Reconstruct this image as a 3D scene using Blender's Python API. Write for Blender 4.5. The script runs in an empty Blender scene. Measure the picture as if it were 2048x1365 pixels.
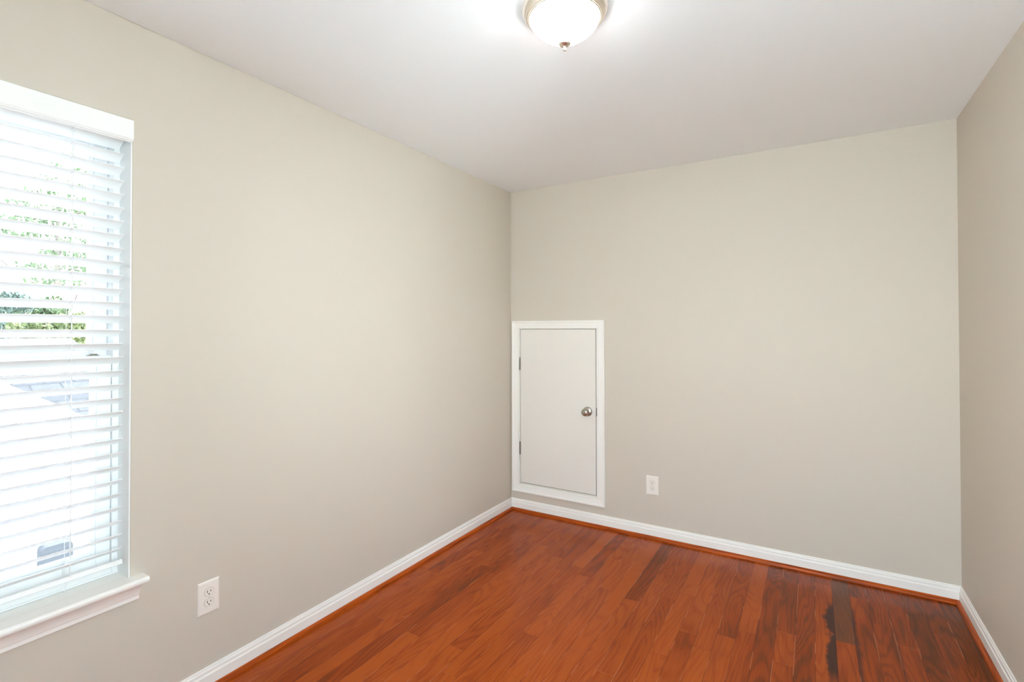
import bpy, bmesh, math, random
from mathutils import Vector, Matrix, Euler
random.seed(7)
SC = bpy.context.scene
COL = SC.collection
R = math.radians

# ------------------------------------------------------------------ camera
cam_d = bpy.data.cameras.new('camera')
cam = bpy.data.objects.new('camera', cam_d); COL.objects.link(cam)
cam_d.sensor_width = 36.0
cam_d.lens = 1002.86 / 2048 * 36.0
cam_d.shift_y = -(682.5 - 649.6) / 2048
cam_d.clip_start = 0.02
yaw, pitch, roll = -0.5402, 0.0104, -0.0018
_f = Vector((math.sin(yaw) * math.cos(pitch), math.cos(yaw) * math.cos(pitch), math.sin(pitch)))
_r = Vector((math.cos(yaw), -math.sin(yaw), 0)); _u = _r.cross(_f)
_c, _s = math.cos(roll), math.sin(roll)
_r2, _u2 = _c * _r + _s * _u, -_s * _r + _c * _u
cam.matrix_world = Matrix(((_r2.x, _u2.x, -_f.x, 2.0011), (_r2.y, _u2.y, -_f.y, 0.0),
                           (_r2.z, _u2.z, -_f.z, 1.3764), (0, 0, 0, 1)))
SC.camera = cam

# ------------------------------------------------------------------ exposure, world, sun, lamp levels
SC.view_settings.view_transform = 'Standard'
SC.view_settings.look = 'None'
SC.view_settings.exposure = 0.36
SC.view_settings.gamma = 1.0
SC.view_settings.use_curve_mapping = False
SC.cycles.max_bounces = 14
SC.cycles.diffuse_bounces = 8
SC.cycles.transparent_max_bounces = 16
SC.cycles.sample_clamp_indirect = 8.0
SC.cycles.use_denoising = True

SKY_STRENGTH = 20.0
SUN_STRENGTH = 52.0
LAMP_EMISSION = 15.0
LAMP_COLOR = (0.98, 0.985, 1.0)

w = bpy.data.worlds.new('sky'); SC.world = w; w.use_nodes = True
wn = w.node_tree; bg = wn.nodes['Background']
tc = wn.nodes.new('ShaderNodeTexCoord'); sp = wn.nodes.new('ShaderNodeSeparateXYZ')
rp = wn.nodes.new('ShaderNodeValToRGB')
rp.color_ramp.elements[0].position = 0.0; rp.color_ramp.elements[0].color = (0.87, 0.95, 1.0, 1)
rp.color_ramp.elements[1].position = 0.8; rp.color_ramp.elements[1].color = (0.62, 0.78, 1.0, 1)
wn.links.new(tc.outputs['Generated'], sp.inputs[0]); wn.links.new(sp.outputs['Z'], rp.inputs['Fac'])
wn.links.new(rp.outputs['Color'], bg.inputs['Color']); bg.inputs['Strength'].default_value = SKY_STRENGTH

sd = bpy.data.lights.new('sun', 'SUN'); sd.energy = SUN_STRENGTH; sd.angle = R(0.6); sd.color = (1, 0.98, 0.95)
sun = bpy.data.objects.new('sun', sd); COL.objects.link(sun)
sun.rotation_euler = Vector((0.0, -0.5, -0.85)).to_track_quat('-Z', 'Y').to_euler()
sun.location = (0, 9, 12)

# ------------------------------------------------------------------ dimensions (metres)
W, D, H, Y0 = 2.6328, 3.3245, 2.44, -0.32
WIN = dict(y0=-0.10, y1=0.802, z0=0.535, z1=2.10, d=0.083)   # window opening in the left wall
WR = (0.33, 1.06, 0.85, 2.10)          # added fill-light window: in the right wall beside the camera (y range, z range)
WF = (1.20, 2.40, 0.75, 2.10)          # added fill-light window: in the wall behind the camera (x range, z range)
DR = dict(x0=0.074, x1=0.700, z0=0.206, z1=1.386)            # access door opening in the back wall

# ------------------------------------------------------------------ helpers
def mesh_obj(name, bm, mat, parent=None, smooth=False, bevel=0.0, seg=2):
    me = bpy.data.meshes.new(name); bm.normal_update(); bm.to_mesh(me); bm.free()
    o = bpy.data.objects.new(name, me); COL.objects.link(o)
    if mat: me.materials.append(mat)
    if smooth:
        for p in me.polygons: p.use_smooth = True
    if bevel > 0:
        m = o.modifiers.new('bevel', 'BEVEL'); m.width = bevel; m.segments = seg; m.limit_method = 'ANGLE'
        m.angle_limit = R(40)
    if parent: o.parent = parent
    return o

def tag(o, label, cat, group=None, kind=None):
    o['label'] = label; o['category'] = cat
    if group: o['group'] = group
    if kind: o['kind'] = kind
    return o

def empty(name, loc=(0, 0, 0)):
    o = bpy.data.objects.new(name, None); COL.objects.link(o); o.location = loc
    o.empty_display_size = 0.05
    return o

def box(bm, a, b):
    x0, y0, z0 = a; x1, y1, z1 = b
    v = [bm.verts.new(p) for p in ((x0, y0, z0), (x1, y0, z0), (x1, y1, z0), (x0, y1, z0),
                                   (x0, y0, z1), (x1, y0, z1), (x1, y1, z1), (x0, y1, z1))]
    for f in ((3, 2, 1, 0), (4, 5, 6, 7), (0, 1, 5, 4), (1, 2, 6, 5), (2, 3, 7, 6), (3, 0, 4, 7)):
        bm.faces.new([v[i] for i in f])
    return v

def sweep(bm, rings, closed_profile=True, caps=True):
    """rings: list of rings of 3-D points, joined in order"""
    vr = [[bm.verts.new(p) for p in r] for r in rings]
    n = len(vr[0])
    for a, b in zip(vr[:-1], vr[1:]):
        for i in range(n if closed_profile else n - 1):
            j = (i + 1) % n
            bm.faces.new((a[i], a[j], b[j], b[i]))
    if caps and closed_profile:
        bm.faces.new(list(reversed(vr[0]))); bm.faces.new(vr[-1])
    bmesh.ops.recalc_face_normals(bm, faces=bm.faces[:])

def lathe(bm, prof, n=64, axis='z', c=(0, 0, 0)):
    """prof: (radius, height) pairs from one pole/rim to the other"""
    def P(r, h, t):
        a, b = r * math.cos(t), r * math.sin(t)
        p = (a, b, h) if axis == 'z' else (a, h, b)
        return (c[0] + p[0], c[1] + p[1], c[2] + p[2])
    prev = None
    for r, h in prof:
        cur = [bm.verts.new(P(0, h, 0))] if r < 1e-6 else [bm.verts.new(P(r, h, 2 * math.pi * k / n)) for k in range(n)]
        if prev:
            for k in range(n):
                j = (k + 1) % n
                if len(prev) == 1 and len(cur) == 1: break
                if len(prev) == 1: bm.faces.new((prev[0], cur[k], cur[j]))
                elif len(cur) == 1: bm.faces.new((prev[k], prev[j], cur[0]))
                else: bm.faces.new((prev[k], prev[j], cur[j], cur[k]))
        prev = cur
    bmesh.ops.recalc_face_normals(bm, faces=bm.faces[:])

def tube(bm, pts, r, n=8):
    rings = []
    for i, p in enumerate(pts):
        p = Vector(p)
        t = (Vector(pts[min(i + 1, len(pts) - 1)]) - Vector(pts[max(i - 1, 0)])).normalized()
        a = t.orthogonal().normalized() if abs(t.z) < 0.9 else Vector((1, 0, 0)); a = (a - a.dot(t) * t).normalized()
        b = t.cross(a)
        rings.append([p + r * (math.cos(2 * math.pi * k / n) * a + math.sin(2 * math.pi * k / n) * b) for k in range(n)])
    sweep(bm, rings)

# ------------------------------------------------------------------ materials
def new_mat(name):
    m = bpy.data.materials.new(name); m.use_nodes = True
    return m, m.node_tree, m.node_tree.nodes['Principled BSDF']

def N(t, typ, **kw):
    n = t.nodes.new(typ)
    for k, v in kw.items(): setattr(n, k, v)
    return n

def srgb(r, g, b):
    f = lambda c: (c / 255 / 12.92) if c / 255 <= 0.04045 else ((c / 255 + 0.055) / 1.055) ** 2.4
    return (f(r), f(g), f(b), 1)

def math_n(t, op, a, b=None, c=None):
    n = N(t, 'ShaderNodeMath', operation=op)
    for i, v in enumerate((a, b, c)):
        if v is None: continue
        if isinstance(v, (int, float)): n.inputs[i].default_value = v
        else: t.links.new(v, n.inputs[i])
    return n.outputs[0]

def paint(name, col, rough=0.5, spec=0.35, bump=0.02, scale=260.0):
    m, t, b = new_mat(name)
    b.inputs['Base Color'].default_value = col
    b.inputs['Roughness'].default_value = rough
    b.inputs['Specular IOR Level'].default_value = spec
    co = N(t, 'ShaderNodeTexCoord'); nz = N(t, 'ShaderNodeTexNoise'); nz.inputs['Scale'].default_value = scale
    nz.inputs['Detail'].default_value = 2
    bp = N(t, 'ShaderNodeBump'); bp.inputs['Strength'].default_value = bump; bp.inputs['Distance'].default_value = 0.002
    t.links.new(co.outputs['Object'], nz.inputs['Vector']); t.links.new(nz.outputs['Fac'], bp.inputs['Height'])
    t.links.new(bp.outputs['Normal'], b.inputs['Normal'])
    return m

M_WALL = paint('greige_wall_paint', srgb(208, 199, 186), 0.55, 0.3, 0.04, 180)
M_CEIL = paint('ceiling_paint', srgb(246, 248, 250), 0.85, 0.2, 0.03, 220)
M_TRIM = paint('white_trim_paint', srgb(244, 241, 236), 0.35, 0.4, 0.01)
M_DOOR = paint('white_door_paint', srgb(232, 227, 220), 0.4, 0.35, 0.01)
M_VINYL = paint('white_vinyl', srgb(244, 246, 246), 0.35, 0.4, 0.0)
M_BLIND = paint('white_faux_wood', srgb(247, 247, 246), 0.4, 0.35, 0.0)
M_PLATE = paint('white_plastic_plate', srgb(240, 234, 226), 0.3, 0.45, 0.0)
M_SLOT = paint('dark_slot', srgb(28, 24, 20), 0.6, 0.2, 0.0)
M_CORD = paint('white_cord', srgb(240, 240, 240), 0.8, 0.1, 0.0)
M_TRACK = paint('grey_vinyl_track', srgb(205, 205, 212), 0.5, 0.3, 0.0)
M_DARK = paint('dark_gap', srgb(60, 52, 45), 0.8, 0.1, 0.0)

def metal(name, col, rough):
    m, t, b = new_mat(name)
    b.inputs['Base Color'].default_value = col; b.inputs['Metallic'].default_value = 1.0
    b.inputs['Roughness'].default_value = rough
    co = N(t, 'ShaderNodeTexCoord'); nz = N(t, 'ShaderNodeTexNoise'); nz.inputs['Scale'].default_value = 400
    mp = N(t, 'ShaderNodeMapping'); mp.inputs['Scale'].default_value = (1, 1, 0.05)
    r = N(t, 'ShaderNodeMapRange'); r.inputs['To Min'].default_value = rough - 0.05; r.inputs['To Max'].default_value = rough + 0.07
    t.links.new(co.outputs['Object'], mp.inputs[0]); t.links.new(mp.outputs[0], nz.inputs['Vector'])
    t.links.new(nz.outputs['Fac'], r.inputs['Value']); t.links.new(r.outputs[0], b.inputs['Roughness'])
    return m
M_NICKEL = metal('satin_nickel', srgb(190, 184, 174), 0.28)
M_LAMPMETAL = metal('champagne_nickel', srgb(240, 230, 217), 0.3)
M_HINGE = metal('hinge_steel', srgb(150, 145, 135), 0.4)

def glass_mat(name, tint):
    m = bpy.data.materials.new(name); m.use_nodes = True; t = m.node_tree
    t.nodes.remove(t.nodes['Principled BSDF']); out = t.nodes['Material Output']
    tr = N(t, 'ShaderNodeBsdfTransparent'); tr.inputs['Color'].default_value = (*tint, 1)
    gl = N(t, 'ShaderNodeBsdfGlossy'); gl.inputs['Roughness'].default_value = 0.02
    fr = N(t, 'ShaderNodeFresnel'); fr.inputs['IOR'].default_value = 1.45
    mx = N(t, 'ShaderNodeMixShader')
    t.links.new(fr.outputs[0], mx.inputs[0]); t.links.new(tr.outputs[0], mx.inputs[1]); t.links.new(gl.outputs[0], mx.inputs[2])
    t.links.new(mx.outputs[0], out.inputs['Surface'])
    return m
M_GLASS = glass_mat('clear_window_glass', (0.93, 0.96, 0.95))
M_TINT = glass_mat('dimmed_window_glass', (0.500, 0.508, 0.512))   # panes behind the blind, tint added to dim the daylight outside

def lamp_glass():
    m, t, b = new_mat('frosted_lamp_glass')
    b.inputs['Base Color'].default_value = (0.9, 0.88, 0.84, 1); b.inputs['Roughness'].default_value = 0.35
    b.inputs['Emission Color'].default_value = (*LAMP_COLOR, 1)
    b.inputs['Emission Strength'].default_value = LAMP_EMISSION
    return m
M_LAMPGLASS = lamp_glass()

def wood_floor():
    m, t, b = new_mat('red_oak_planks')
    L = t.links.new
    co = N(t, 'ShaderNodeTexCoord'); uv = N(t, 'ShaderNodeUVMap', uv_map='plank_uv')
    at = N(t, 'ShaderNodeAttribute', attribute_name='plank_tone')      # r tone, g seed, b greyness
    sep = N(t, 'ShaderNodeSeparateColor'); L(at.outputs['Color'], sep.inputs[0])
    tone, seed, grey = sep.outputs[0], sep.outputs[1], sep.outputs[2]
    # offset every board into its own piece of timber
    off = N(t, 'ShaderNodeCombineXYZ'); L(math_n(t, 'MULTIPLY', seed, 37.0), off.inputs[0])
    L(math_n(t, 'MULTIPLY', seed, 91.0), off.inputs[1]); L(math_n(t, 'MULTIPLY', seed, 13.0), off.inputs[2])
    ad = N(t, 'ShaderNodeVectorMath', operation='ADD'); L(co.outputs['Object'], ad.inputs[0]); L(off.outputs[0], ad.inputs[1])
    def noise(scale, vec_scale, detail=3, rough=0.5, dist=0.0):
        mp = N(t, 'ShaderNodeVectorMath', operation='MULTIPLY'); L(ad.outputs[0], mp.inputs[0]); mp.inputs[1].default_value = vec_scale
        n = N(t, 'ShaderNodeTexNoise'); n.inputs['Scale'].default_value = scale; n.inputs['Detail'].default_value = detail
        n.inputs['Roughness'].default_value = rough; n.inputs['Distortion'].default_value = dist
        L(mp.outputs[0], n.inputs['Vector']); return n.outputs['Fac']
    fig = noise(5.0, (1.3, 0.17, 1), 2, 0.4, 0.35)
    rings = math_n(t, 'SINE', math_n(t, 'MULTIPLY', fig, 120.0))
    rings = math_n(t, 'POWER', math_n(t, 'MULTIPLY_ADD', rings, 0.5, 0.5), 2.5)
    pores = noise(80.0, (6.0, 0.10, 1), 3, 0.6)
    blot = noise(4.0, (2.4, 0.45, 1), 3, 0.5, 0.3)
    # dark tone weight
    d = math_n(t, 'MULTIPLY', rings, 0.17)
    d = math_n(t, 'ADD', d, math_n(t, 'MULTIPLY', math_n(t, 'SUBTRACT', pores, 0.5), 0.7))
    d = math_n(t, 'ADD', d, math_n(t, 'MULTIPLY', math_n(t, 'SUBTRACT', blot, 0.45), 0.65))
    d = math_n(t, 'ADD', d, math_n(t, 'SUBTRACT', 0.79, tone))
    rp = N(t, 'ShaderNodeValToRGB'); cr = rp.color_ramp
    cr.elements[0].position = 0.0; cr.elements[0].color = srgb(166, 76, 22)
    cr.elements[1].position = 1.0; cr.elements[1].color = srgb(68, 34, 14)
    e = cr.elements.new(0.35); e.color = srgb(142, 58, 15)
    e = cr.elements.new(0.65); e.color = srgb(104, 49, 15)
    L(d, rp.inputs['Fac'])
    # grey weathered board
    gm = N(t, 'ShaderNodeMix', data_type='RGBA'); L(math_n(t, 'MULTIPLY', grey, 0.8), gm.inputs['Factor'])
    L(rp.outputs['Color'], gm.inputs[6]); gm.inputs[7].default_value = srgb(98, 66, 46)
    # black water stain along two seams near the right wall
    sx = N(t, 'ShaderNodeSeparateXYZ'); L(co.outputs['Object'], sx.inputs[0]); X, Y = sx.outputs[0], sx.outputs[1]
    sn = N(t, 'ShaderNodeTexNoise'); sn.inputs['Scale'].default_value = 9.0; sn.inputs['Detail'].default_value = 3
    mpv = N(t, 'ShaderNodeVectorMath', operation='MULTIPLY'); L(co.outputs['Object'], mpv.inputs[0]); mpv.inputs[1].default_value = (1.2, 1, 1)
    L(mpv.outputs[0], sn.inputs['Vector']); nz = sn.outputs['Fac']
    def mr(v, a, b_, c=0.0, d_=1.0):
        n = N(t, 'ShaderNodeMapRange', interpolation_type='SMOOTHSTEP')
        L(v, n.inputs['Value'])
        for k, q in zip(('From Min', 'From Max', 'To Min', 'To Max'), (a, b_, c, d_)): n.inputs[k].default_value = q
        return n.outputs[0]
    def band(seam, side, w0, wn_, y0, y1, soft):
        dist = math_n(t, 'MULTIPLY', math_n(t, 'SUBTRACT', X, seam), side)     # >0 on the stained side
        wd = math_n(t, 'MULTIPLY_ADD', nz, wn_, w0)
        q = math_n(t, 'SUBTRACT', wd, dist)
        a = mr(q, -soft, soft)
        a = math_n(t, 'MULTIPLY', a, mr(dist, -0.004, 0.0))
        a = math_n(t, 'MULTIPLY', a, mr(Y, y0 - 0.06, y0 + 0.08))
        return math_n(t, 'MULTIPLY', a, mr(Y, y1 - 0.06, y1 + 0.03, 1.0, 0.0))
    st = band(2.0775, -1, -0.022, 0.105, 2.34, 2.99, 0.011)
    st2 = math_n(t, 'MULTIPLY', band(2.1540, 1, -0.004, 0.032, 2.05, 3.0, 0.010), 0.8)
    st3 = math_n(t, 'MULTIPLY', band(2.3060, 1, -0.006, 0.024, 2.3, 2.85, 0.008), 0.45)
    st = math_n(t, 'MAXIMUM', math_n(t, 'MAXIMUM', st, st2), st3)
    sm = N(t, 'ShaderNodeMix', data_type='RGBA'); L(math_n(t, 'MULTIPLY', st, 0.88), sm.inputs['Factor'])
    L(gm.outputs[2], sm.inputs[6]); sm.inputs[7].default_value = srgb(46, 36, 30)
    # board joints
    su = N(t, 'ShaderNodeSeparateXYZ'); L(uv.outputs[0], su.inputs[0]); U, V = su.outputs[0], su.outputs[1]
    eu = math_n(t, 'MINIMUM', U, math_n(t, 'SUBTRACT', 0.0761, U))
    e1 = mr(eu, 0.0004, 0.0013, 1.0, 0.0); e2 = mr(V, 0.0004, 0.0013, 1.0, 0.0)
    jt = math_n(t, 'MAXIMUM', e1, e2)
    jn = N(t, 'ShaderNodeTexNoise'); jn.inputs['Scale'].default_value = 5.0; L(co.outputs['Object'], jn.inputs['Vector'])
    jm = N(t, 'ShaderNodeMix', data_type='RGBA'); L(math_n(t, 'MULTIPLY', jt, 0.75), jm.inputs['Factor'])
    L(sm.outputs[2], jm.inputs[6])
    jc = N(t, 'ShaderNodeMix', data_type='RGBA'); L(mr(jn.outputs['Fac'], 0.50, 0.6), jc.inputs['Factor'])
    jc.inputs[6].default_value = srgb(60, 28, 16); jc.inputs[7].default_value = srgb(190, 120, 80)
    L(jc.outputs[2], jm.inputs[7]); L(jm.outputs[2], b.inputs['Base Color'])
    L(mr(pores, 0.2, 0.8, 0.15, 0.27), b.inputs['Roughness'])
    b.inputs['Specular IOR Level'].default_value = 0.14
    hb = math_n(t, 'SUBTRACT', math_n(t, 'MULTIPLY', math_n(t, 'ADD', pores, math_n(t, 'MULTIPLY', rings, 0.3)), -0.12), jt)
    bp = N(t, 'ShaderNodeBump'); bp.inputs['Strength'].default_value = 0.18; bp.inputs['Distance'].default_value = 0.001
    L(hb, bp.inputs['Height']); L(bp.outputs['Normal'], b.inputs['Normal'])
    return m
M_FLOOR = wood_floor()

def shoe_wood(name, stretch):
    m, t, b = new_mat(name)
    co = N(t, 'ShaderNodeTexCoord'); mp = N(t, 'ShaderNodeVectorMath', operation='MULTIPLY'); mp.inputs[1].default_value = stretch
    n = N(t, 'ShaderNodeTexNoise'); n.inputs['Scale'].default_value = 30; n.inputs['Detail'].default_value = 4
    rp = N(t, 'ShaderNodeValToRGB'); rp.color_ramp.elements[0].position = 0.3; rp.color_ramp.elements[0].color = srgb(126, 46, 6)
    rp.color_ramp.elements[1].position = 0.75; rp.color_ramp.elements[1].color = srgb(200, 92, 22)
    b.inputs['Specular IOR Level'].default_value = 0.2
    t.links.new(co.outputs['Object'], mp.inputs[0]); t.links.new(mp.outputs[0], n.inputs['Vector'])
    t.links.new(n.outputs['Fac'], rp.inputs['Fac']); t.links.new(rp.outputs[0], b.inputs['Base Color'])
    b.inputs['Roughness'].default_value = 0.35
    return m
M_SHOE_Y = shoe_wood('oak_shoe_moulding_lengthwise', (4, 0.15, 4))
M_SHOE_X = shoe_wood('oak_shoe_moulding_crosswise', (0.15, 4, 4))

# ------------------------------------------------------------------ room shell
def struct(name, bm, mat, label, cat, parent=None, **kw):
    o = mesh_obj(name, bm, mat, parent, **kw)
    if parent is None: tag(o, label, cat, kind='structure')
    return o

# floor: one mesh, one quad per board, each with its own timber seed
PW, SEAM0 = 0.0761, 1.0882 - 0.0761 * 15
known = {  # row index relative to the seam at x = 1.0882: list of (joint positions along y), tones from near to far
    0: ([0.55, 1.42, 2.331, 3.247], [.70, .62, .80, .93, .72], {}),
    1: ([0.35, 1.18, 2.51], [.75, .80, .72, .38], {}),
    2: ([0.95, 1.924, 2.86], [.80, .74, .70, .62], {}),
    3: ([0.6, 1.55, 2.62], [.72, .85, .70, .66], {}),
    6: ([0.8, 1.62, 2.283], [.8, .7, .82, .66], {}),
    7: ([0.4, 1.3, 2.283, 2.43], [.7, .8, .72, .70, .50], {}),
    10: ([0.9, 1.7, 2.353, 2.595], [.6, .66, .55, .60, .42], {}),
    12: ([0.3, 1.2, 2.0, 3.19], [.6, .5, .55, .66, .5], {}),
    13: ([0.7, 1.6, 2.65], [.52, .5, .60, .40], {3: 0.7}),
    14: ([1.0, 1.9, 3.12], [.5, .45, .5, .45], {}),
    -5: ([0.5, 1.6, 2.608], [.74, .82, .76, .60], {}),
    -6: ([0.8, 1.75, 2.757], [.7, .78, .66, .58], {}),
    -7: ([0.45, 1.4, 2.44], [.7, .6, .84, .70], {}),
    -2: ([0.7, 1.72, 2.9], [.8, .86, .82, .74], {}),
}
bm = bmesh.new()
uvl = bm.loops.layers.uv.new('plank_uv'); cl = bm.loops.layers.float_color.new('plank_tone')
row, x = -15, SEAM0
while x < W + 0.02:
    if row in known: js, tones, gr = known[row]
    else:
        js, y = [], Y0 + random.uniform(0.1, 0.9)
        while y < D - 0.15: js.append(y); y += random.uniform(0.45, 1.25)
        mean = 0.70 if row < 9 else (0.48 if row < 15 else 0.40)      # the boards by the right wall are a darker brown
        tones = [min(0.95, max(0.12, random.gauss(mean, 0.125 if row < 9 else 0.05))) for _ in range(len(js) + 1)]; gr = {}
    ys = [Y0] + js + [D]
    for i in range(len(ys) - 1):
        a, b_ = ys[i], ys[i + 1]; xa, xb = max(x, 0), min(x + PW, W)
        if xb - xa < 1e-4: continue
        f = bm.faces.new([bm.verts.new(p) for p in ((xa, a, 0), (xb, a, 0), (xb, b_, 0), (xa, b_, 0))])
        c = (tones[i], random.random(), gr.get(i, 0.0), 1)
        for lp, (uu, vv) in zip(f.loops, ((xa - x, 0), (xb - x, 0), (xb - x, b_ - a), (xa - x, b_ - a))):
            lp[uvl].uv = (uu, vv); lp[cl] = c
    x += PW; row += 1
fl = struct('floor', bm, M_FLOOR, 'glossy reddish brown oak plank floor of the room', 'floor')
# subfloor slab under the boards so the floor has real thickness
bm = bmesh.new(); box(bm, (-0.3, Y0 - 0.1, -0.16), (W + 0.15, D + 0.15, -0.002))
mesh_obj('subfloor', bm, M_DARK, fl)

bm = bmesh.new(); box(bm, (-0.15, Y0 - 0.15, H), (W + 0.15, D + 0.15, H + 0.15))
struct('ceiling', bm, M_CEIL, 'flat white ceiling with a round lamp in the middle', 'ceiling')

def wall_with_hole(bm, conv, u0, u1, v0, v1, h, depth, back):
    """front plate with a rectangular hole h=(ua,ub,va,vb); reveal of given depth; back plate; conv(u,v,d) -> point"""
    ua, ub, va, vb = h
    def plate(d, flip):
        us, vs = [u0, ua, ub, u1], [v0, va, vb, v1]
        g = [[bm.verts.new(conv(u, v, d)) for v in vs] for u in us]
        for i in range(3):
            for j in range(3):
                if i == 1 and j == 1: continue
                bm.faces.new((g[i][j], g[i + 1][j], g[i + 1][j + 1], g[i][j + 1]))
        return g
    g = plate(0, False); k = plate(back, True)
    ring = [(1, 1), (2, 1), (2, 2), (1, 2)]
    for a, b_ in zip(ring, ring[1:] + ring[:1]):
        bm.faces.new((g[a[0]][a[1]], g[b_[0]][b_[1]], k[b_[0]][b_[1]], k[a[0]][a[1]]))
    outer = [(0, 0), (1, 0), (2, 0), (3, 0), (3, 1), (3, 2), (3, 3), (2, 3), (1, 3), (0, 3), (0, 2), (0, 1)]
    for a, b_ in zip(outer, outer[1:] + outer[:1]):
        bm.faces.new((g[a[0]][a[1]], g[b_[0]][b_[1]], k[b_[0]][b_[1]], k[a[0]][a[1]]))
    bmesh.ops.recalc_face_normals(bm, faces=bm.faces[:])

bm = bmesh.new()
wall_with_hole(bm, lambda u, v, d: (-d, u, v), Y0 - 0.15, D, 0, H, (WIN['y0'], WIN['y1'], WIN['z0'] - 0.022, WIN['z1']), 0, 0.17)
struct('wall_left', bm, M_WALL, 'greige painted wall on the left with the window in it', 'wall', bevel=0.004, seg=3)
bm = bmesh.new()
wall_with_hole(bm, lambda u, v, d: (u, D + d, v), -0.17, W + 0.15, 0, H, (DR['x0'], DR['x1'], DR['z0'], DR['z1']), 0, 0.12)
struct('wall_back', bm, M_WALL, 'greige painted far wall with the small access door', 'wall')
bm = bmesh.new()
wall_with_hole(bm, lambda u, v, d: (W + d, u, v), Y0 - 0.15, D, 0, H, WR, 0, 0.15)
struct('wall_right', bm, M_WALL, 'plain greige painted wall at the right edge of the photo', 'wall')
bm = bmesh.new()
wall_with_hole(bm, lambda u, v, d: (u, Y0 - d, v), 0, W, 0, H, WF, 0, 0.15)
struct('wall_front', bm, M_WALL, 'plain greige painted wall behind the camera', 'wall')

# baseboards: profile (out from wall, height)
BB = [(0, 0), (0.012, 0), (0.012, 0.057), (0.0105, 0.060), (0.0085, 0.0625), (0.0085, 0.074), (0.0075, 0.0765), (0.0055, 0.0785), (0.0055, 0.083), (0.004, 0.0859), (0, 0.0859)]
SHOE = [(0.012, 0)] + [(0.012 + 0.017 * math.cos(a), 0.019 * math.sin(a)) for a in [i * math.pi / 16 for i in range(9)]]
def run(name, prof, mat, wall, label, cat):
    bm = bmesh.new(); m = lambda p: p[0]
    if wall == 'left':  rings = [[(p, Y0 + p, z) for p, z in prof], [(p, D - p, z) for p, z in prof]]
    if wall == 'back':  rings = [[(p, D - p, z) for p, z in prof], [(W - p, D - p, z) for p, z in prof]]
    if wall == 'right': rings = [[(W - p, D - p, z) for p, z in prof], [(W - p, Y0 + p, z) for p, z in prof]]
    if wall == 'front': rings = [[(W - p, Y0 + p, z) for p, z in prof], [(p, Y0 + p, z) for p, z in prof]]
    sweep(bm, rings)
    return struct(name, bm, mat, label, cat)
for wl, pos in (('left', 'left'), ('back', 'far'), ('right', 'right'), ('front', 'near')):
    run('baseboard_' + wl, BB, M_TRIM, wl, f'white moulded baseboard along the {pos} wall', 'baseboard')
for k, (wl, pos, mt) in enumerate((('left', 'left', M_SHOE_Y), ('back', 'far', M_SHOE_X), ('right', 'right', M_SHOE_Y), ('front', 'near', M_SHOE_X))):
    run('trim_%d' % (k + 1), SHOE, mt, wl, f'orange brown oak quarter round at the foot of the {pos} wall', 'moulding')

# ------------------------------------------------------------------ access door in the back wall
# casing: mitred colonial profile, (across from inner edge, out from wall)
CAS = [(0, 0), (0, 0.0075), (0.003, 0.0100), (0.0105, 0.0100), (0.0115, 0.0078), (0.0140, 0.0078), (0.0150, 0.0095), (0.0340, 0.0120), (0.0425, 0.0130), (0.0435, 0.0160), (0.0480, 0.0178), (0.0550, 0.0178), (0.0580, 0.0150), (0.058, 0)]
cx0, cx1, cz0, cz1 = 0.072, 0.7035, 0.2010, 1.3845
def ring_at(px, pz, sx, sz):
    return [(px + sx * u, D - o, pz + sz * u) for u, o in CAS]
bm = bmesh.new()
rings = [ring_at(cx0, cz0, -1, -1), ring_at(cx0, cz1, -1, 1), ring_at(cx1, cz1, 1, 1), ring_at(cx1, cz0, 1, -1), ring_at(cx0, cz0, -1, -1)]
sweep(bm, rings, caps=False); bmesh.ops.remove_doubles(bm, verts=bm.verts[:], dist=1e-6)
bmesh.ops.recalc_face_normals(bm, faces=bm.faces[:])
struct('trim_5', bm, M_TRIM, 'white moulded casing around the small access door', 'door casing')

door = empty('door_1', ((DR['x0'] + DR['x1']) / 2, D, DR['z0']))
tag(door, 'small white flush access door low in the far wall', 'door', kind='structure')
def dchild(name, bm, mat, parent=None, **kw):
    o = mesh_obj(name, bm, mat, parent or door, **kw)
    if parent is None or parent is door: o.matrix_parent_inverse = Matrix.Translation(-door.location)
    return o
bm = bmesh.new()          # jamb lining the hole + stop
j = 0.004
for a, b_ in (((DR['x0'] - 0.0, D, DR['z0']), (DR['x0'] + j, D + 0.115, DR['z1'])), ((DR['x1'] - j, D, DR['z0']), (DR['x1'], D + 0.115, DR['z1'])),
              ((DR['x0'] + j, D, DR['z0']), (DR['x1'] - j, D + 0.115, DR['z0'] + j)), ((DR['x0'] + j, D, DR['z1'] - j), (DR['x1'] - j, D + 0.115, DR['z1'])),
              ((DR['x0'] + j, D + 0.046, DR['z0'] + j), (DR['x1'] - j, D + 0.06, DR['z1'] - j))):
    box(bm, a, b_)
dchild('door_jamb', bm, M_TRIM)
bm = bmesh.new(); box(bm, (0.6917, D + 0.003, 0.2105), (0.6958, D + 0.03, 1.3815)); box(bm, (0.080, D + 0.003, 0.2105), (0.6917, D + 0.03, 0.2133)); box(bm, (0.080, D + 0.004, 1.3792), (0.6917, D + 0.03, 1.3810))  # dark strips stand in for the shade in the door gap
ws = dchild('door_gap_shade', bm, M_DARK); ws['label'] = 'dark strip painted as shade in the door gap'
bm = bmesh.new(); box(bm, (0.0825, D + 0.001, 0.2135), (0.6915, D + 0.036, 1.3790))
panel = dchild('door_panel', bm, M_DOOR, bevel=0.0015)
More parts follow.
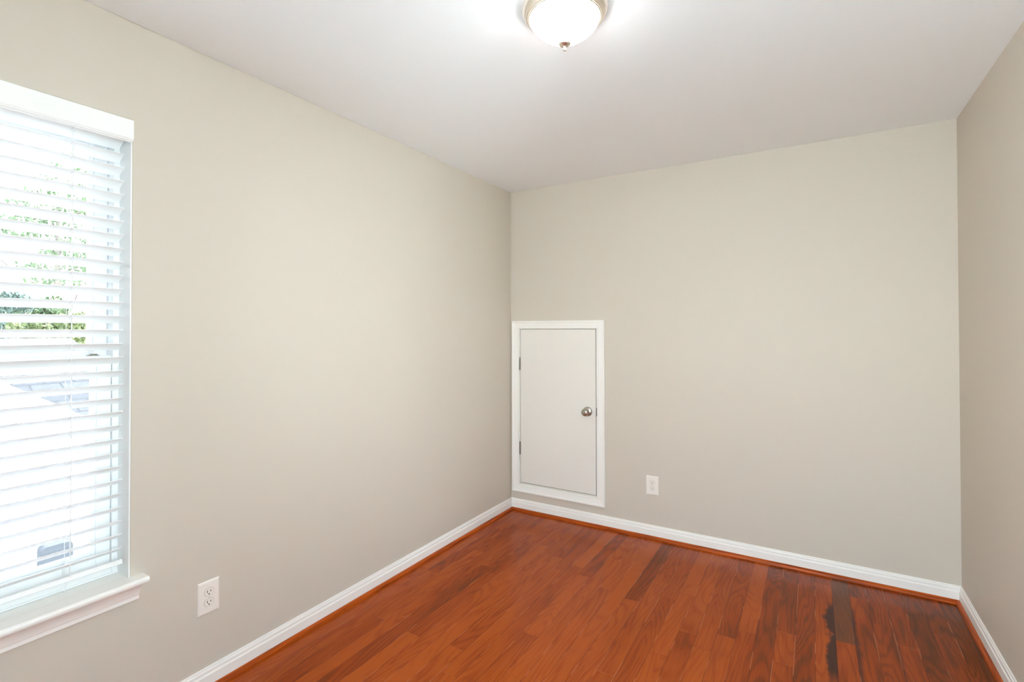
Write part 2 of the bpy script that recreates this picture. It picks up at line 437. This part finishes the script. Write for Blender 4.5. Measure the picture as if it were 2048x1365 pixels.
for zc in (1.1165, 0.474):
    bm = bmesh.new(); tube(bm, [(0.0800, D - 0.004, zc - 0.0465), (0.0800, D - 0.004, zc + 0.0465)], 0.0052, 12)
    box(bm, (0.0765, D + 0.0, zc - 0.0445), (0.0822, D + 0.03, zc + 0.0445))
    h = dchild('hinge', bm, M_HINGE); h['label'] = 'dull steel butt hinge'
    bm = bmesh.new()
    for s in (-1, 1):
        lathe(bm, [(0, s * 0.0495), (0.0022, s * 0.0492), (0.0036, s * 0.0475), (0.0036, s * 0.0463)], 12, c=(0.0800, D - 0.004, zc))
    for q in (-0.0186, 0, 0.0186):
        lathe(bm, [(0.0054, q - 0.0005), (0.0055, q), (0.0054, q + 0.0005)], 12, c=(0.0800, D - 0.004, zc))
    pn = mesh_obj('hinge_pin', bm, M_DARK, h)
bm = bmesh.new(); KX, KZ = 0.6305, 0.7965
lathe(bm, [(0, 0.0), (0.0335, 0.0), (0.0335, -0.004), (0.031, -0.008), (0.022, -0.0105), (0.0115, -0.0125), (0.0105, -0.028)], 48, 'y', (KX, D + 0.001, KZ))
rose = dchild('knob_rose', bm, M_NICKEL, smooth=True); rose['label'] = 'round satin nickel rose'
bm = bmesh.new()
lathe(bm, [(0.0105, -0.024), (0.0125, -0.028), (0.021, -0.035), (0.0262, -0.044), (0.0268, -0.051), (0.0245, -0.0585), (0.018, -0.0635), (0.009, -0.0655), (0, -0.066)], 48, 'y', (KX, D + 0.001, KZ))
knob = dchild('door_knob', bm, M_NICKEL, smooth=True); knob['label'] = 'satin nickel door knob'
bm = bmesh.new(); box(bm, (0.6955, D - 0.0012, KZ - 0.028), (0.7040, D + 0.02, KZ + 0.030))
sp_ = dchild('strike_plate', bm, M_HINGE, bevel=0.001); sp_['label'] = 'steel strike plate'
bm = bmesh.new(); box(bm, (0.6905, D + 0.012, KZ - 0.012), (0.6965, D + 0.024, KZ + 0.012))
dchild('latch_bolt', bm, M_HINGE)

# ------------------------------------------------------------------ window in the left wall
win = empty('window_1', (0, (WIN['y0'] + WIN['y1']) / 2, WIN['z0']))
tag(win, 'white vinyl double hung window behind the blind', 'window', kind='structure')
def wchild(name, bm, mat, parent=None, **kw):
    o = mesh_obj(name, bm, mat, parent or win, **kw)
    if parent is None: o.matrix_parent_inverse = Matrix.Translation(-win.location)
    return o
def rect_frame(bm, y0, y1, z0, z1, x0, x1, ws, wt=None, wb=None):
    wt = wt or ws; wb = wb or ws
    box(bm, (x0, y0, z0), (x1, y0 + ws, z1)); box(bm, (x0, y1 - ws, z0), (x1, y1, z1))
    box(bm, (x0, y0 + ws, z0), (x1, y1 - ws, z0 + wb)); box(bm, (x0, y0 + ws, z1 - wt), (x1, y1 - ws, z1))
y0, y1, z0, z1 = WIN['y0'], WIN['y1'], WIN['z0'] - 0.02, WIN['z1']
bm = bmesh.new(); rect_frame(bm, y0 + 0.001, y1 - 0.001, z0, z1 - 0.001, -0.165, -WIN['d'], 0.020, 0.03, 0.048)
box(bm, (-WIN['d'], y0 + 0.02, WIN['z0'] + 0.0005), (-WIN['d'] + 0.006, y1 - 0.001, WIN['z0'] + 0.007))
wchild('window_frame', bm, M_VINYL, bevel=0.002)
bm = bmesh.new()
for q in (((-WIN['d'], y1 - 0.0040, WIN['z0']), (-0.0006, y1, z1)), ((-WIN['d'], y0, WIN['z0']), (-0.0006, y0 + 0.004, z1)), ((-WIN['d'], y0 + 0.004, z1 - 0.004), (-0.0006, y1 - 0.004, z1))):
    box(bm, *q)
wchild('reveal_glare_board', bm, M_VINYL)  # white boards imitate daylight glare on the wall-painted reveal
MEET = 1.272
bm = bmesh.new()
for ya, yb in ((y0 + 0.0199, y0 + 0.0222), (y1 - 0.0222, y1 - 0.0199)): box(bm, (-0.110, ya, z0 + 0.05), (-0.104, yb, MEET + 0.018))
wchild('sash_gap_shade', bm, M_DARK)  # dark strips painted in as the shade between frame and lower sash
bm = bmesh.new()
for ya, yb in ((y0 + 0.0195, y0 + 0.0235), (y1 - 0.0235, y1 - 0.0195)): box(bm, (-0.127, ya, MEET + 0.02), (-0.122, yb, z1 - 0.03))
wchild('jamb_track', bm, M_TRACK)
def sash(name, za, zb, xa, xb, wt, wb, gap):
    bm = bmesh.new(); a, b_ = y0 + 0.020 + gap, y1 - 0.020 - gap
    rect_frame(bm, a, b_, za, zb, xa, xb, 0.040, wt, wb)
    rect_frame(bm, a + 0.040, b_ - 0.040, za + wb, zb - wt, xa + 0.006, xb - 0.008, 0.014)
    s = wchild(name, bm, M_VINYL, bevel=0.0015)
    bm = bmesh.new(); xm = (xa + xb) / 2
    box(bm, (xm - 0.002, a + 0.045, za + wb + 0.005), (xm + 0.002, b_ - 0.045, zb - wt - 0.005))
    wchild('glass_pane', bm, M_TINT, s)
    return s
lower = sash('lower_sash', z0 + 0.049, MEET + 0.018, -0.122, -0.092, 0.038, 0.05, 0.0022)
upper = sash('upper_sash', MEET - 0.018, z1 - 0.032, -0.158, -0.128, 0.036, 0.036, 0.0005)
bm = bmesh.new(); box(bm, (-0.116, 0.716, MEET + 0.018), (-0.098, 0.748, MEET + 0.021)); box(bm, (-0.112, 0.724, MEET + 0.021), (-0.101, 0.744, MEET + 0.025))
wchild('sash_lock', bm, M_HINGE, lower, bevel=0.001)

# two windows added for fill daylight, outside the frame: right wall beside the camera, wall behind the camera
def fill_window(name, rect, conv, label):
    ua, ub, va, vb = rect; vm = (va + vb) / 2
    wd = empty(name, conv((ua + ub) / 2, va, 0.1)); tag(wd, label, 'window', kind='structure')
    def part(nm, boxes, mat):
        bm = bmesh.new()
        for (u0, u1, v0, v1, d0, d1) in boxes:
            p, q = conv(u0, v0, d0), conv(u1, v1, d1)
            box(bm, tuple(map(min, p, q)), tuple(map(max, p, q)))
        o = mesh_obj(nm, bm, mat, wd); o.matrix_parent_inverse = Matrix.Translation(-wd.location)
    part('window_frame', [(ua, ua + .05, va, vb, .08, .13), (ub - .05, ub, va, vb, .08, .13), (ua + .05, ub - .05, va, va + .05, .08, .13),
                          (ua + .05, ub - .05, vb - .05, vb, .08, .13), (ua + .05, ub - .05, vm - .025, vm + .025, .08, .13)], M_VINYL)
    part('glass_pane', [(ua + .05, ub - .05, va + .05, vm - .025, .103, .107)], M_GLASS)
    part('glass_pane', [(ua + .05, ub - .05, vm + .025, vb - .05, .103, .107)], M_GLASS)
fill_window('fill_window_2', WR, lambda u, v, d: (W + d, u, v), 'white framed window added for fill daylight in the right wall beside the camera')
fill_window('fill_window_3', WF, lambda u, v, d: (u, Y0 - d, v), 'white framed window added for fill daylight in the wall behind the camera')

# daylight portals (guide the sky light through the windows; they give off nothing themselves)
for nm, loc, rot, sx_, sy_ in (('portal_left', (-0.19, 0.35, 1.31), (0, R(-90), 0), 1.56, 0.90),
                             ('portal_right', (W + 0.16, (WR[0] + WR[1]) / 2, (WR[2] + WR[3]) / 2), (0, R(90), 0), WR[3] - WR[2], WR[1] - WR[0]),
                             ('portal_front', ((WF[0] + WF[1]) / 2, Y0 - 0.16, (WF[2] + WF[3]) / 2), (R(90), 0, 0), WF[1] - WF[0], WF[3] - WF[2])):
    ld = bpy.data.lights.new(nm, 'AREA'); ld.shape = 'RECTANGLE'; ld.size = sx_; ld.size_y = sy_
    ld.cycles.is_portal = True
    lo = bpy.data.objects.new(nm, ld); COL.objects.link(lo); lo.location = loc; lo.rotation_euler = rot

# stool (inside sill) and apron
bm = bmesh.new(); zt = WIN['z0']
box(bm, (-WIN['d'] + 0.0005, y0 + 0.001, zt - 0.0215), (-0.0165, y1 - 0.001, zt - 0.0004))
box(bm, (-0.0150, y0 + 0.001, zt - 0.0215), (0.0004, y1 - 0.001, zt))
nose = [(0.0, zt - 0.0215), (0.044, zt - 0.0215), (0.048, zt - 0.019), (0.0505, zt - 0.0135), (0.0505, zt - 0.008), (0.048, zt - 0.0025), (0.044, zt), (0.0, zt)]
sweep(bm, [[(p, y0 - 0.042, z) for p, z in nose], [(p, y1 + 0.039, z) for p, z in nose]])
struct('trim_6', bm, M_TRIM, 'white painted window stool with a rounded nose under the blind', 'window sill')
ap = [(0, zt - 0.0805), (0.010, zt - 0.0805), (0.012, zt - 0.078), (0.012, zt - 0.066), (0.0135, zt - 0.0635)]
ap += [(0.0135 + 0.0245 * (0.5 * (1 - math.cos(a)) + 0.5 * a / (math.pi / 2)), zt - 0.0635 + 0.0405 * (0.5 * math.sin(a) + 0.5 * a / (math.pi / 2))) for a in [i * math.pi / 16 for i in range(1, 9)]]
ap += [(0.038, zt - 0.0218), (0, zt - 0.0218)]
bm = bmesh.new()
sweep(bm, [[(p, y0 - 0.026 + 0 * p, z) for p, z in ap], [(p, y1 + 0.023, z) for p, z in ap]])
struct('trim_7', bm, M_TRIM, 'white coved apron moulding below the window stool', 'window apron')

# ------------------------------------------------------------------ venetian blind (a thing of its own)
bl = empty('venetian_blind', (-0.04, (y0 + y1) / 2, 2.09))
tag(bl, 'white two inch slatted blind lowered over the window on the left wall', 'blind')
def bchild(name, bm, mat, parent=None, **kw):
    o = mesh_obj(name, bm, mat, parent or bl, **kw)
    if parent is None: o.matrix_parent_inverse = Matrix.Translation(-bl.location)
    return o
bm = bmesh.new()       # valance: flat board with a small stepped lower lip
vp = [(0.001, 2.094), (0.014, 2.094), (0.0155, 2.0925), (0.0155, 2.0320), (0.0140, 2.0290), (0.0120, 2.0280), (0.0120, 2.0255), (0.0095, 2.0235), (0.0055, 2.0230), (0.0055, 2.0205), (0.001, 2.0205)]
sweep(bm, [[(p, y0 + 0.002, z) for p, z in vp], [(p, 0.8000, z) for p, z in vp]])
bchild('valance', bm, M_BLIND)
bm = bmesh.new(); box(bm, (-0.060, y0 + 0.006, 2.045), (-0.003, 0.792, 2.092)); bchild('headrail', bm, M_BLIND, bevel=0.002)
TILT = R(28); SW, ST = 0.050, 0.0028
def slat_profile():
    pts = []
    n = 8
    for i in range(n + 1):
        s = -SW / 2 + SW * i / n
        crown = 0.0010 * (1 - (2 * s / SW) ** 2)
        pts.append((s, crown + ST / 2))
    for i in range(n, -1, -1):
        s = -SW / 2 + SW * i / n
        crown = 0.0010 * (1 - (2 * s / SW) ** 2)
        pts.append((s, crown - ST / 2))
    return pts
XC = -0.0335 - SW / 2 * math.cos(TILT)
def tilted(s, h, zc, t): return (XC + s * math.cos(t) - h * math.sin(t), zc + s * math.sin(t) + h * math.cos(t))
LADDERS = (0.652, 0.045)
first = None
bm = bmesh.new(); prof = [tilted(s, h, 0, TILT) for s, h in slat_profile()]
sweep(bm, [[(p, y0 + 0.006, z) for p, z in prof], [(p, 0.7925, z) for p, z in prof]])
for k in range(-1, 30):
    zc = 1.9865 - 0.04663 * k - 0.001 - SW / 2 * math.sin(TILT)
    if first is None: first = o = bchild('slat', bm, M_BLIND, bevel=0.0006)
    else: o = first.copy(); COL.objects.link(o)
    o.location.z = zc
bm = bmesh.new(); RT = R(16); zr = 0.5805
rp_ = [(-0.025, -0.0075), (-0.0235, -0.0085), (0.0235, -0.0085), (0.025, -0.0075), (0.025, 0.0065), (0.0235, 0.0075), (-0.0235, 0.0075), (-0.025, 0.0065)]
prof = [tilted(s, h, zr, RT) for s, h in rp_]
sweep(bm, [[(p, y0 + 0.006, z) for p, z in prof], [(p, 0.7925, z) for p, z in prof]])
bchild('bottom_rail', bm, M_BLIND)
zhead = 2.047
for yl in LADDERS:
    for xo, yo in ((XC + SW / 2 * math.cos(TILT) + 0.002, 0.0), (XC - SW / 2 * math.cos(TILT) - 0.0015, 0.0)):
        bm = bmesh.new(); front = xo > XC
        zb = 0.590 if front else 0.578
        tube(bm, [(xo, yl + yo, zhead), (xo, yl + yo, zb)], 0.0009, 8)
        if front:        # small rungs where the ladder passes under each slat
            for k in range(-1, 30):
                zc = 1.9865 - 0.04663 * k - 0.003
                tube(bm, [(xo, yl, zc + 0.001), (xo - 0.012, yl - 0.004, zc - 0.010)], 0.0008, 6)
        bchild('ladder_cord', bm, M_CORD)
    bm = bmesh.new(); tube(bm, [(XC, yl + 0.006, zhead), (XC, yl + 0.006, 0.585)], 0.0008, 8)
    bchild('lift_cord', bm, M_CORD)
    bm = bmesh.new(); tube(bm, [(XC + 0.004, yl - 0.004, 0.574), (XC + 0.014, yl - 0.008, 0.560), (XC + 0.018, yl - 0.014, 0.5475)], 0.0012, 8)
    bchild('cord_end', bm, M_CORD)

# ------------------------------------------------------------------ ceiling lamp
LX, LY = 1.3068, 1.4985
lamp = empty('ceiling_light', (LX, LY, H)); tag(lamp, 'round lit flush mount ceiling light with frosted glass bowl', 'ceiling light')
def lchild(name, prof, mat, n=96):
    bm = bmesh.new(); lathe(bm, prof, n, 'z', (0, 0, 0))
    o = mesh_obj(name, bm, mat, lamp, smooth=True); return o
def bead(r0, r1, z0, z1, n=6):       # half round bead between two radii of the stepped rim
    rm, zm, hr = (r0 + r1) / 2, (z0 + z1) / 2, (r0 - r1) / 2
    return [(rm + hr * math.cos(a), zm + (z0 - z1) / 2 * math.cos(a) - hr * 0.9 * math.sin(a)) for a in [math.pi * i / n for i in range(n + 1)]]
pan = lchild('lamp_pan', [(0.0, -0.0005), (0.137, -0.0005), (0.1395, -0.003), (0.1402, -0.008), (0.1392, -0.015), (0.1360, -0.023), (0.1318, -0.029), (0.1300, -0.0305)]
             + bead(0.1292, 0.1248, -0.0310, -0.0340) + bead(0.1240, 0.1200, -0.0350, -0.0375) + bead(0.1192, 0.1158, -0.0385, -0.0400)
             + [(0.1150, -0.0390), (0.1150, -0.030), (0, -0.028)], M_LAMPMETAL)
pan['label'] = 'brushed champagne metal pan with stepped rim'
lchild('glass_bowl', [(0.1138, -0.034), (0.1145, -0.041), (0.1130, -0.0490), (0.1078, -0.059), (0.0980, -0.070), (0.0835, -0.082), (0.0655, -0.0945), (0.0450, -0.106), (0.0240, -0.115), (0, -0.1195)], M_LAMPGLASS)
fin = lchild('finial', [(0.0, -0.1175), (0.0188, -0.1180), (0.0197, -0.1200), (0.0195, -0.1235), (0.0170, -0.1262), (0.0105, -0.1290), (0.0060, -0.1315), (0.0050, -0.1345), (0.0055, -0.1370), (0.0062, -0.1405), (0.0054, -0.1440), (0.0030, -0.1462), (0.0, -0.1468)], M_LAMPMETAL, 48)
fin['label'] = 'turned metal finial'

# ------------------------------------------------------------------ wall outlets
def outlet(name_loc, rot, label):
    """built facing +x at the origin (plate in the y-z plane), then turned"""
    o = empty('electrical_outlet', name_loc); o.rotation_euler = (0, 0, rot)
    tag(o, label, 'outlet', 'white duplex wall outlets')
    w2, h2 = 0.0405, 0.0625
    bm = bmesh.new()
    rs = []
    for d, k in ((0.0, 0), (0.0018, 0), (0.0038, 0.0022), (0.0052, 0.0060), (0.0056, 0.0085)):
        rs.append([(d, -w2 + k, -h2 + k), (d, w2 - k, -h2 + k), (d, w2 - k, h2 - k), (d, -w2 + k, h2 - k)])
    sweep(bm, rs)
    mesh_obj('cover_plate', bm, M_PLATE, o)
    for s in (1, -1):
        zc = s * 0.0195
        # the shadow line round the receptacle, then the receptacle face
        def shape(g):
            pts = []
            for i in range(48):
                a = 2 * math.pi * i / 48
                yy, zz = (0.0172 + g) * math.cos(a), (0.0172 + g) * math.sin(a)
                pts.append((yy, max(-0.0142 - g, min(0.0142 + g, zz))))
            return pts
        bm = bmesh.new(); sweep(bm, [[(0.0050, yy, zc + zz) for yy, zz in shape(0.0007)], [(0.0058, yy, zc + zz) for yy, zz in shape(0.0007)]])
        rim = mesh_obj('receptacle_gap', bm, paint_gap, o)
        bm = bmesh.new(); sweep(bm, [[(0.0052, yy, zc + zz) for yy, zz in shape(0)], [(0.0064, yy, zc + zz) for yy, zz in shape(-0.0002)]])
        rec = mesh_obj('receptacle', bm, M_PLATE, o)
        for yy, hh in ((-0.0064, 0.0045), (0.0064, 0.0037)):
            bm = bmesh.new(); box(bm, (0.0056, yy - 0.0012, zc + 0.0028 - hh), (0.00655, yy + 0.0012, zc + 0.0028 + hh))
            mesh_obj('slot', bm, M_SLOT, rec)
        bm = bmesh.new()
        sweep(bm, [[(xx, 0.0026 * math.cos(a), zc - 0.0078 + (0.0026 * math.sin(a) if math.sin(a) > 0 else 0.0022 * math.sin(a))) for a in [2 * math.pi * i / 20 for i in range(20)]] for xx in (0.0056, 0.00655)])
        mesh_obj('ground_hole', bm, M_SLOT, rec)
    bm = bmesh.new()
    rs = [[(xx, rr * math.cos(2 * math.pi * i / 20), rr * math.sin(2 * math.pi * i / 20)) for i in range(20)] for xx, rr in ((0.0050, 0.0032), (0.0062, 0.0032), (0.0068, 0.0022))]
    sweep(bm, rs); scw = mesh_obj('plate_screw', bm, M_PLATE, o)
    bm = bmesh.new(); box(bm, (0.0060, -0.0004, -0.0024), (0.00695, 0.0004, 0.0024)); mesh_obj('screw_slot', bm, M_SLOT, scw)
    return o
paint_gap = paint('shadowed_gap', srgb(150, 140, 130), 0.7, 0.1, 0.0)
outlet((0.0, 1.0612, 0.3520), 0, 'white duplex outlet on the left wall below the window, near the baseboard')
outlet((1.0860, D, 0.3470), -math.pi / 2, 'white duplex outlet on the far wall right of the small access door')

# ------------------------------------------------------------------ outside, seen between the slats
def lap_siding():
    m, t, b = new_mat('pale_lap_siding')
    b.inputs['Base Color'].default_value = srgb(228, 226, 222); b.inputs['Roughness'].default_value = 0.6
    return m
def shingle(name, c1, c2):
    m, t, b = new_mat(name)
    co = N(t, 'ShaderNodeTexCoord'); br = N(t, 'ShaderNodeTexBrick')
    br.inputs['Scale'].default_value = 1.0; br.inputs['Brick Width'].default_value = 0.3; br.inputs['Row Height'].default_value = 0.14
    br.inputs['Mortar Size'].default_value = 0.008
    br.inputs['Color1'].default_value = c1; br.inputs['Color2'].default_value = c2; br.inputs['Mortar'].default_value = (c2[0] * .5, c2[1] * .5, c2[2] * .5, 1)
    t.links.new(co.outputs['UV'], br.inputs['Vector']); t.links.new(br.outputs['Color'], b.inputs['Base Color'])
    b.inputs['Roughness'].default_value = 0.9
    return m
M_SIDING = lap_siding()
M_GREYROOF = shingle('grey_shingles', (0.075, 0.077, 0.079, 1), (0.058, 0.060, 0.062, 1))
M_TANROOF = shingle('tan_shingles', (0.115, 0.105, 0.10, 1), (0.09, 0.080, 0.076, 1))
M_HOOD = paint('grey_metal_hood', (0.085, 0.092, 0.102, 1), 0.5, 0.3, 0.0)
M_LOUVRE = paint('brown_louvre', (0.085, 0.07, 0.064, 1), 0.6, 0.2, 0.0)
def leaf(name, c):
    m, t, b = new_mat(name)
    co = N(t, 'ShaderNodeTexCoord'); n = N(t, 'ShaderNodeTexNoise'); n.inputs['Scale'].default_value = 3.0
    rp = N(t, 'ShaderNodeValToRGB'); rp.color_ramp.elements[0].position = .35; rp.color_ramp.elements[0].color = (c[0] * .6, c[1] * .7, c[2] * .6, 1)
    rp.color_ramp.elements[1].position = .65; rp.color_ramp.elements[1].color = c
    t.links.new(co.outputs['Object'], n.inputs['Vector']); t.links.new(n.outputs['Fac'], rp.inputs['Fac']); t.links.new(rp.outputs[0], b.inputs['Base Color'])
    b.inputs['Roughness'].default_value = 0.6
    return m
M_LEAF = [leaf('green_leaves', (0.15, 0.205, 0.10, 1)), leaf('yellow_green_leaves', (0.22, 0.24, 0.10, 1)), leaf('blue_green_leaves', (0.15, 0.20, 0.165, 1))]
M_BARK = paint('bark', (0.26, 0.22, 0.19, 1), 0.9, 0.1, 0.2, 20)
M_PALEGROUND = paint('pale_bounce_ground', srgb(205, 205, 200), 0.9, 0.1, 0.1, 30)  # ground made pale to bounce daylight up into the room

bm = bmesh.new(); box(bm, (-40, -30, -3.2), (20, 30, -3.0))
struct('ground', bm, M_PALEGROUND, 'ground outside below the window, made pale to bounce daylight', 'ground')

GX = -4.0
house = empty('neighbouring_house', (GX, 1.5, -3.0))
tag(house, 'pale sided neighbouring house with grey shingle roof seen through the lower sash', 'house')
def hchild(name, bm, mat, parent=None, **kw):
    o = mesh_obj(name, bm, mat, parent or house, **kw)
    if parent is None: o.matrix_parent_inverse = Matrix.Translation(-house.location)
    return o
# gable wall: clapboards following the rake
sl = (0.56 - 0.91) / (2.01 - 1.48)
rake = lambda y: 0.91 + sl * (y - 1.48)
peak_y = 0.4
bm = bmesh.new(); zz = -3.0
while zz < rake(peak_y) - 0.05:
    zt_ = zz + 0.15
    half = (rake(peak_y) - max(zz, -0.02)) / -sl
    half2 = (rake(peak_y) - max(min(zt_, rake(peak_y)), -0.02)) / -sl
    rings = []
    ya, yb = peak_y - half, peak_y + half; yc, yd = peak_y - half2, peak_y + half2
    v = [(GX + 0.022, ya, zz), (GX + 0.022, yb, zz), (GX + 0.004, yd, zt_), (GX + 0.004, yc, zt_)]
    v2 = [(GX - 0.05, p[1], p[2]) for p in v]
    sweep(bm, [v, v2]); zz = zt_
hchild('siding_wall', bm, M_SIDING)
bm = bmesh.new()
for s in (1, -1):
    e = 3.05
    a, b_ = (peak_y, rake(peak_y)), (peak_y + s * (e - peak_y), rake(e))
    rings = [[(GX + 0.02, p[0], p[1]), (GX + 0.05, p[0], p[1]), (GX + 0.05, p[0], p[1] - 0.14), (GX + 0.02, p[0], p[1] - 0.14)] for p in (a, b_)]
    sweep(bm, rings)
hchild('rake_board', bm, M_TRIM)
def roof_slab(name, quad, mat, parent, th=0.05):
    bm = bmesh.new(); uvl = bm.loops.layers.uv.new('UVMap')
    a, b_, c, d = [Vector(q) for q in quad]
    n = (b_ - a).cross(d - a).normalized(); n = n if n.z > 0 else -n
    top = [bm.verts.new(q) for q in (a, b_, c, d)]; bot = [bm.verts.new(q - n * th) for q in (a, b_, c, d)]
    f = bm.faces.new(top); ex = (b_ - a).normalized(); ey = (d - a) - (d - a).dot(ex) * ex; ey.normalize()
    for lp in f.loops: lp[uvl].uv = ((lp.vert.co - a).dot(ex), (lp.vert.co - a).dot(ey))
    bm.faces.new(list(reversed(bot)))
    for i in range(4): bm.faces.new((top[i], top[(i + 1) % 4], bot[(i + 1) % 4], bot[i]))
    bmesh.ops.recalc_face_normals(bm, faces=bm.faces[:])
    return hchild(name, bm, mat) if parent is None else mesh_obj(name, bm, mat, parent)
roof_slab('roof', [(-4.45, -3.0, -0.25), (-4.45, 4.2, -0.25), (-7.0, 3.0, 1.05), (-7.0, -3.0, 1.05)], M_GREYROOF, None)
bm = bmesh.new(); box(bm, (-7.0, -2.8, -3.0), (-4.6, 3.0, -0.35)); hchild('house_body', bm, M_SIDING)
# exhaust hood on the siding
hood = empty('exhaust_hood', (GX + 0.03, 1.80, -0.68)); tag(hood, 'grey rounded exhaust hood mounted on the neighbouring pale siding', 'exhaust hood')
bm = bmesh.new()
arc = [(-0.12, -0.10)] + [(-0.12 + 0.05 * (1 - math.cos(a)), 0.08 + 0.05 * math.sin(a)) for a in [i * math.pi / 12 for i in range(7)]]
arc += [(-p, z) for p, z in reversed(arc)]
sweep(bm, [[(0.0, p, z) for p, z in arc], [(0.07, p * 0.96, z * 0.93 - 0.01) for p, z in arc]])
mesh_obj('hood_shell', bm, M_HOOD, hood)
bm = bmesh.new()
for i in range(4):
    z = -0.10 - 0.02 * i; box(bm, (0.0, -0.105 + 0.004 * i, z - 0.018), (0.05 - 0.006 * i, 0.105 - 0.004 * i, z - 0.001))
mesh_obj('louvre', bm, M_LOUVRE, hood)

far = empty('distant_house', (-10, 2, -3)); tag(far, 'tan shingled roof ridge of a house further back at eye level', 'house')
def fpart(o): o.matrix_parent_inverse = Matrix.Translation(-far.location); return o
fpart(roof_slab('roof', [(-8.3, -3.0, 0.55), (-8.3, 4.1, 0.55), (-10.4, 3.95, 1.235), (-10.4, -3.0, 1.235)], M_TANROOF, far))
bm = bmesh.new(); box(bm, (-10.4, -2.9, -3.0), (-8.6, 3.7, 0.5)); fpart(mesh_obj('house_body', bm, M_SIDING, far))

def foliage(bm, blobs, n, size, rnd):
    tot = sum(b_[3] ** 2 for b_ in blobs)
    for (bx_, by_, bz_, br_, sq) in blobs:
        for _ in range(int(n * br_ ** 2 / tot)):
            d = Vector((rnd.gauss(0, 1), rnd.gauss(0, 1), rnd.gauss(0, 1))).normalized() * br_ * rnd.uniform(0.45, 1.0)
            p = Vector((bx_ + d.x, by_ + d.y, bz_ + d.z * sq))
            s = size * rnd.uniform(0.6, 1.3)
            m = Euler((rnd.uniform(0, 6.3), rnd.uniform(0, 6.3), rnd.uniform(0, 6.3))).to_matrix()
            q = [p + m @ Vector(v) for v in ((-s, 0, 0), (0, -s * .45, s * .1), (s, 0, 0), (0, s * .45, s * .1))]
            bm.faces.new([bm.verts.new(v) for v in q])
def tree(loc, blobs, n, size, mat, trunk_h, label, name='tree', cat='tree', seed=1, group='trees behind the neighbouring houses'):
    rnd = random.Random(seed); t = empty(name, loc); tag(t, label, cat, group)
    bm = bmesh.new(); foliage(bm, blobs, n, size, rnd); mesh_obj('foliage', bm, mat, t)
    bm = bmesh.new(); rings = []
    for i in range(6):
        h = trunk_h * i / 5; r = (0.16 - 0.022 * i) * min(1.0, trunk_h / 4)
        rings.append([(r * math.cos(a) + 0.05 * math.sin(h), r * math.sin(a), h) for a in [2 * math.pi * k / 10 for k in range(10)]])
    sweep(bm, rings)
    for k in range(7):
        a = k * 2.4; h = trunk_h * (0.5 + 0.07 * k); ln = trunk_h * 0.22
        tube(bm, [(0, 0, h), (ln * .5 * math.cos(a), ln * .5 * math.sin(a), h + ln * .3), (ln * math.cos(a), ln * math.sin(a), h + ln * .8)], 0.03, 6)
    mesh_obj('trunk', bm, M_BARK, t)
    return t
G = -3.0
tree((-11.2, 3.95, G), [(0, -.32, 4.45, .42, .6), (0, .30, 4.5, .42, .6), (0, 0, 4.15, .60, .5), (0, .42, 4.2, .40, .7)], 3600, 0.055, M_LEAF[1], 4.1,
     'yellow green leafy tree just above the tan roof ridge', seed=8)
tree((-13.5, 3.45, G), [(0, -.2, 5.15, .5, .7), (0, .45, 5.0, .42, .7), (0, 0, 4.4, .75, .6)], 3600, 0.055, M_LEAF[2], 4.6,
     'blue green bushy tree behind the tan roof, leftmost between the slats', seed=5)
tree((-13.0, 5.25, G), [(0, -.2, 4.5, .45, .7), (0, .2, 4.3, .45, .9), (0, 0, 3.7, .5, .9)], 3200, 0.05, M_LEAF[1], 3.8,
     'bright yellow green shrub beside the right end of the tan roof', seed=11)
tree((-15.8, 4.95, G), [(0, -.35, 4.9, .5, .6), (0, .3, 5.0, .5, .6), (0, 0, 4.5, .7, .6)], 3200, 0.06, M_LEAF[0], 4.4,
     'green round headed tree in the middle of the row behind the tan roof', seed=21)
tree((-18.5, 6.2, G), [(0, .2, 9.3, .8, 1.1), (0, -.35, 8.2, 1.0, .8), (0.2, .7, 8.4, .8, .8), (0, -.9, 7.5, .8, .7), (0, 0.6, 7.0, 1.0, .7), (0, 0.1, 6.3, 1.2, .6)], 2300, 0.085, M_LEAF[0], 8.6,
     'tall thin pale green tree rising high above the roofs on the right of the window', seed=3)
